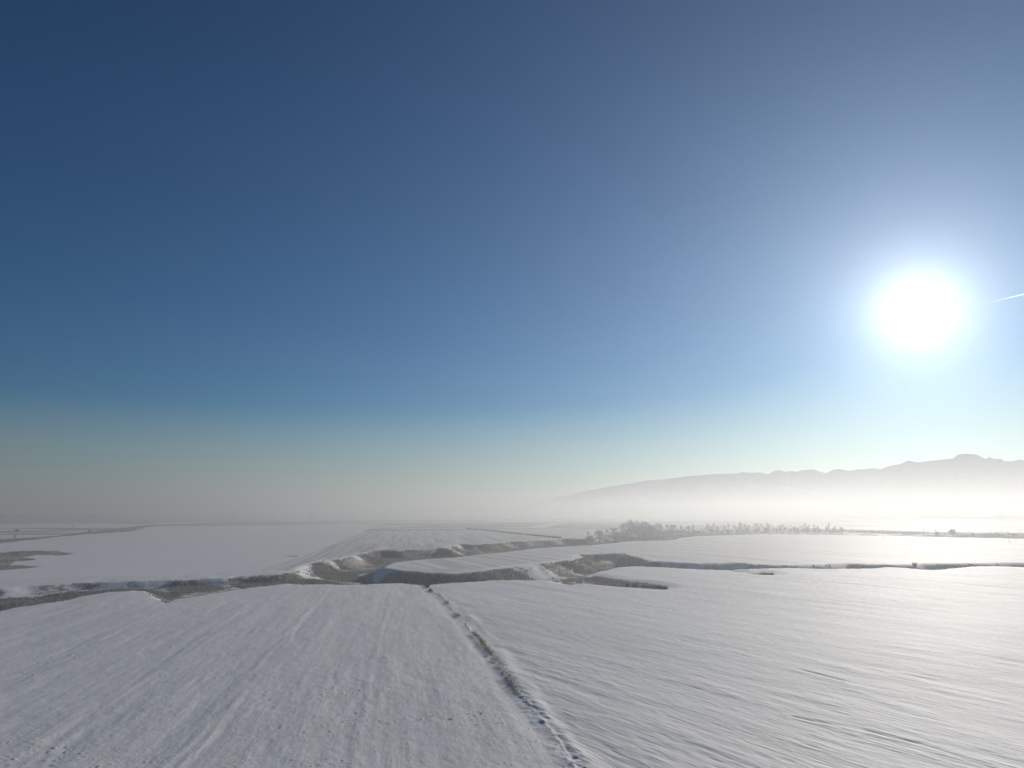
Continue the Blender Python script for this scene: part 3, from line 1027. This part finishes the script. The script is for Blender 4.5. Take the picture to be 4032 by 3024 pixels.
SHRUBS = []
for sd in (1, 2, 3):
    v, f = shrub_mesh(sd)
    SHRUBS.append((v, f))
shrub_data = {}


def place_shrub(px, py, h, label, group=None, z=0.0):
    k = random.randrange(3)
    x, y = P(px, py, z)
    if k not in shrub_data:
        o = link("bare_shrub", *SHRUBS[k], M_TWIG)
        shrub_data[k] = o
    else:
        o = shrub_data[k].copy()
        COL.objects.link(o)
    tag(o, label, "shrub", group)
    o.location = (x, y, zat(x, y))
    o.scale = (h, h, h)
    o.rotation_euler.z = random.uniform(0, 6.28)
    return o


for px, py in ((2535, 2303), (2552, 2302), (2568, 2304), (2582, 2305), (2595, 2306), (2605, 2308), (2614, 2309), (2622, 2310), (2500, 2299), (2470, 2297)):
    place_shrub(px, py, random.uniform(1.3, 2.2), "bare shrub at the tip of the dark hollow jutting into the right field",
                "bare shrubs at the tip of the hollow")
for px, py in ((3000, 2255), (3012, 2256), (3022, 2257), (3031, 2258), (3040, 2258)):
    place_shrub(px, py, random.uniform(1.3, 2.0), "bare shrub at the tip of the smaller hollow farther right", "bare shrubs at the smaller hollow")
place_shrub(3794, 2222, 4.0, "tallest bare shrub, alone on the bank of the far right gully")
place_shrub(3602, 2221, 2.6, "smaller bare shrub alone on the far right gully bank, left of the tallest")
place_shrub(1572, 2288, 4.2, "slim dark shrub upright in the valley below the tip of the pale field tongue", z=-3)
place_shrub(1684, 2309, 1.7, "dark shrub at the far end of the weedy snow ridge")
place_shrub(1693, 2322, 1.2, "lower dark shrub just in front of the one ending the weedy ridge")


# ------------------------------------------------------------------ poles, pylons, far buildings
M_STEEL = simple("galvanised_steel", (0.16, 0.17, 0.18), 0.5, 0.15, 0.5)
M_WOODPOLE = simple("pole_wood", (0.13, 0.10, 0.075), 0.9, 0.25, 2.0)


def pole(px, py, h, label, group=None):
    x, y = P(px, py)
    t = empty("power_pole", (x, y, zat(x, y)), label, "power pole", group)
    v, f = tube([(0, 0, -1), (0, 0, h)], [h * .016, h * .010], 8)
    link("mast", v, f, M_WOODPOLE, t)
    parts = [tube([(-h * .10, 0, h * .93), (h * .10, 0, h * .93)], [h * .007] * 2, 4)]
    parts += [tube([(sx * h * .09, 0, h * .93), (sx * h * .09, 0, h * .965)], [h * .006] * 2, 4) for sx in (-1, 1)]
    v, f = merge(parts)
    link("crossarm", v, f, M_WOODPOLE, t)
    return t


pole(3479, 2116, 12, "thin pole on the snow plain below the mountains, left of the faint trees")
pole(3975, 2138, 12, "thin pole close to the right frame edge, in front of faint trees")

PYL = {}


def pylon(px, py, h, label, group=None):
    x, y = P(px, py)
    t = empty("power_pylon", (x, y, zat(x, y)), label, "pylon", group)
    if not PYL:
        tower, arms = [], []
        wb, wt = 3.6, 0.9
        lv = [0, .16, .32, .48, .64, .8, .92, 1.0]
        for sx, sy in ((-1, -1), (1, -1), (1, 1), (-1, 1)):
            pts = [(sx * (wb + (wt - wb) * min(1, q / .8)), sy * (wb + (wt - wb) * min(1, q / .8)), 45 * q) for q in lv]
            tower.append(tube(pts, [.28] * len(pts), 4))
        for i in range(len(lv) - 1):
            q0, q1 = lv[i], lv[i + 1]
            a0 = wb + (wt - wb) * min(1, q0 / .8)
            a1 = wb + (wt - wb) * min(1, q1 / .8)
            for (c, d) in (((-1, -1), (1, -1)), ((1, -1), (1, 1)), ((1, 1), (-1, 1)), ((-1, 1), (-1, -1))):
                tower.append(tube([(c[0] * a0, c[1] * a0, 45 * q0), (d[0] * a1, d[1] * a1, 45 * q1)], [.16] * 2, 4))
                tower.append(tube([(d[0] * a0, d[1] * a0, 45 * q0), (c[0] * a1, c[1] * a1, 45 * q1)], [.16] * 2, 4))
        link("tower", *merge(tower), M_STEEL, t)
        for q, ln in ((.78, 7.5), (.87, 6.0), (.96, 4.5)):
            for sx in (-1, 1):
                for sy in (-.8, .8):
                    arms.append(tube([(0, sy, 45 * q), (sx * ln, 0, 45 * q)], [.2, .14], 4))
                arms.append(tube([(0, 0, 45 * q + 2), (sx * ln, 0, 45 * q)], [.16, .12], 4))
        link("crossarm", *merge(arms), M_STEEL, t)
        PYL['src'] = list(t.children)
    else:
        for c in PYL['src']:
            d = c.copy()
            COL.objects.link(d)
            d.parent = t
    t.scale = (h / 45,) * 3
    t.rotation_euler.z = random.uniform(-0.3, 0.3)
    return t


for px in (375, 872, 923, 1072, 1220, 1228, 1278, 1395, 1517, 1761, 1910, 2526):
    pylon(px, 2052, 40, "thin faint mast rising above the far tree line on the horizon", "far masts on the horizon")
pylon(622, 2046, 62, "clearest of the thin masts on the horizon, at left above the dark reeds' end")
pylon(2343, 2044, 62, "lattice pylon on the horizon above the left end of the misty wood")


def far_house(px, py, w, h, label, tower=False):
    x, y = P(px, py)
    t = empty("distant_house", (x, y, zat(x, y)), label, "building")
    d = w * .5
    v = [(sx * w / 2, sy * d / 2, zz) for zz in (-1, h * .6) for sx, sy in ((-1, -1), (1, -1), (1, 1), (-1, 1))]
    link("wall", v, [(0, 1, 5, 4), (1, 2, 6, 5), (2, 3, 7, 6), (3, 0, 4, 7), (4, 5, 6, 7), (3, 2, 1, 0)], simple("plaster", (.35, .33, .3)), t)
    e = w * .54
    g = d * .56
    v = [(-e, -g, h * .6 + .01), (e, -g, h * .6 + .01), (e, g, h * .6 + .01), (-e, g, h * .6 + .01), (-e, 0, h), (e, 0, h)]
    r = link("roof", v, [(0, 1, 5, 4), (2, 3, 4, 5), (1, 2, 5), (3, 0, 4), (3, 2, 1, 0)], simple("roof_tile", (.16, .1, .08)), t)
    if tower:
        v, f = tube([(w * .3, 0, h * .5), (w * .3, 0, h * 1.35), (w * .3, 0, h * 1.7)], [w * .09, w * .09, .05], 4)
        link("steeple", v, f, bpy.data.materials["plaster"], t)
    return t


far_house(1846, 2042, 50, 22, "broad faint building at the horizon, left of the pointed one")
far_house(1958, 2042, 46, 22, "faint building with a pointed top above the horizon trees", True)
far_house(2098, 2042, 56, 24, "broad faint block at the horizon, right of the pointed building")

# ------------------------------------------------------------------ haze lying over the plain
HZ = 148.0
v = [(sx * 12500.0, sy * 12500.0, zz) for zz in (-18.0, HZ) for sx, sy in ((-1, -1), (1, -1), (1, 1), (-1, 1))]
hm = bpy.data.materials.new("haze")
hm.use_nodes = True
hn = hm.node_tree.nodes
hn.clear()
ho = hn.new("ShaderNodeOutputMaterial")
hv = hn.new("ShaderNodeVolumePrincipled")
hv.inputs["Color"].default_value = (0.49, 0.505, 0.51, 1)
hv.inputs["Density"].default_value = 0.00046
hv.inputs["Anisotropy"].default_value = 0.54
hm.node_tree.links.new(hv.outputs[0], ho.inputs["Volume"])
link("haze", v, [(3, 2, 1, 0), (4, 5, 6, 7), (0, 1, 5, 4), (1, 2, 6, 5), (2, 3, 7, 6), (3, 0, 4, 7)], hm, kind="stuff")

# ------------------------------------------------------------------ thin white streak beside the sun, built as a scattering tube
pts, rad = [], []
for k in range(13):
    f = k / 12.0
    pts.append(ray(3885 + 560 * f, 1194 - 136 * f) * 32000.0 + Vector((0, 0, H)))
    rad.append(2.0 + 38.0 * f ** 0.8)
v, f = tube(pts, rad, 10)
ct = bpy.data.materials.new("streak_volume")
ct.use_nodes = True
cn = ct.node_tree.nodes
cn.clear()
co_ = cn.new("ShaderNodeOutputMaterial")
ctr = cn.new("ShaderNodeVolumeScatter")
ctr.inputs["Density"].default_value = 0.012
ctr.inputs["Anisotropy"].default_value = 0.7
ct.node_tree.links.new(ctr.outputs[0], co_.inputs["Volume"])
link("sky_streak", v, f, ct, label="thin white streak slanting in the sky right of the sun", cat="sky_streak", kind="stuff", smooth=True)
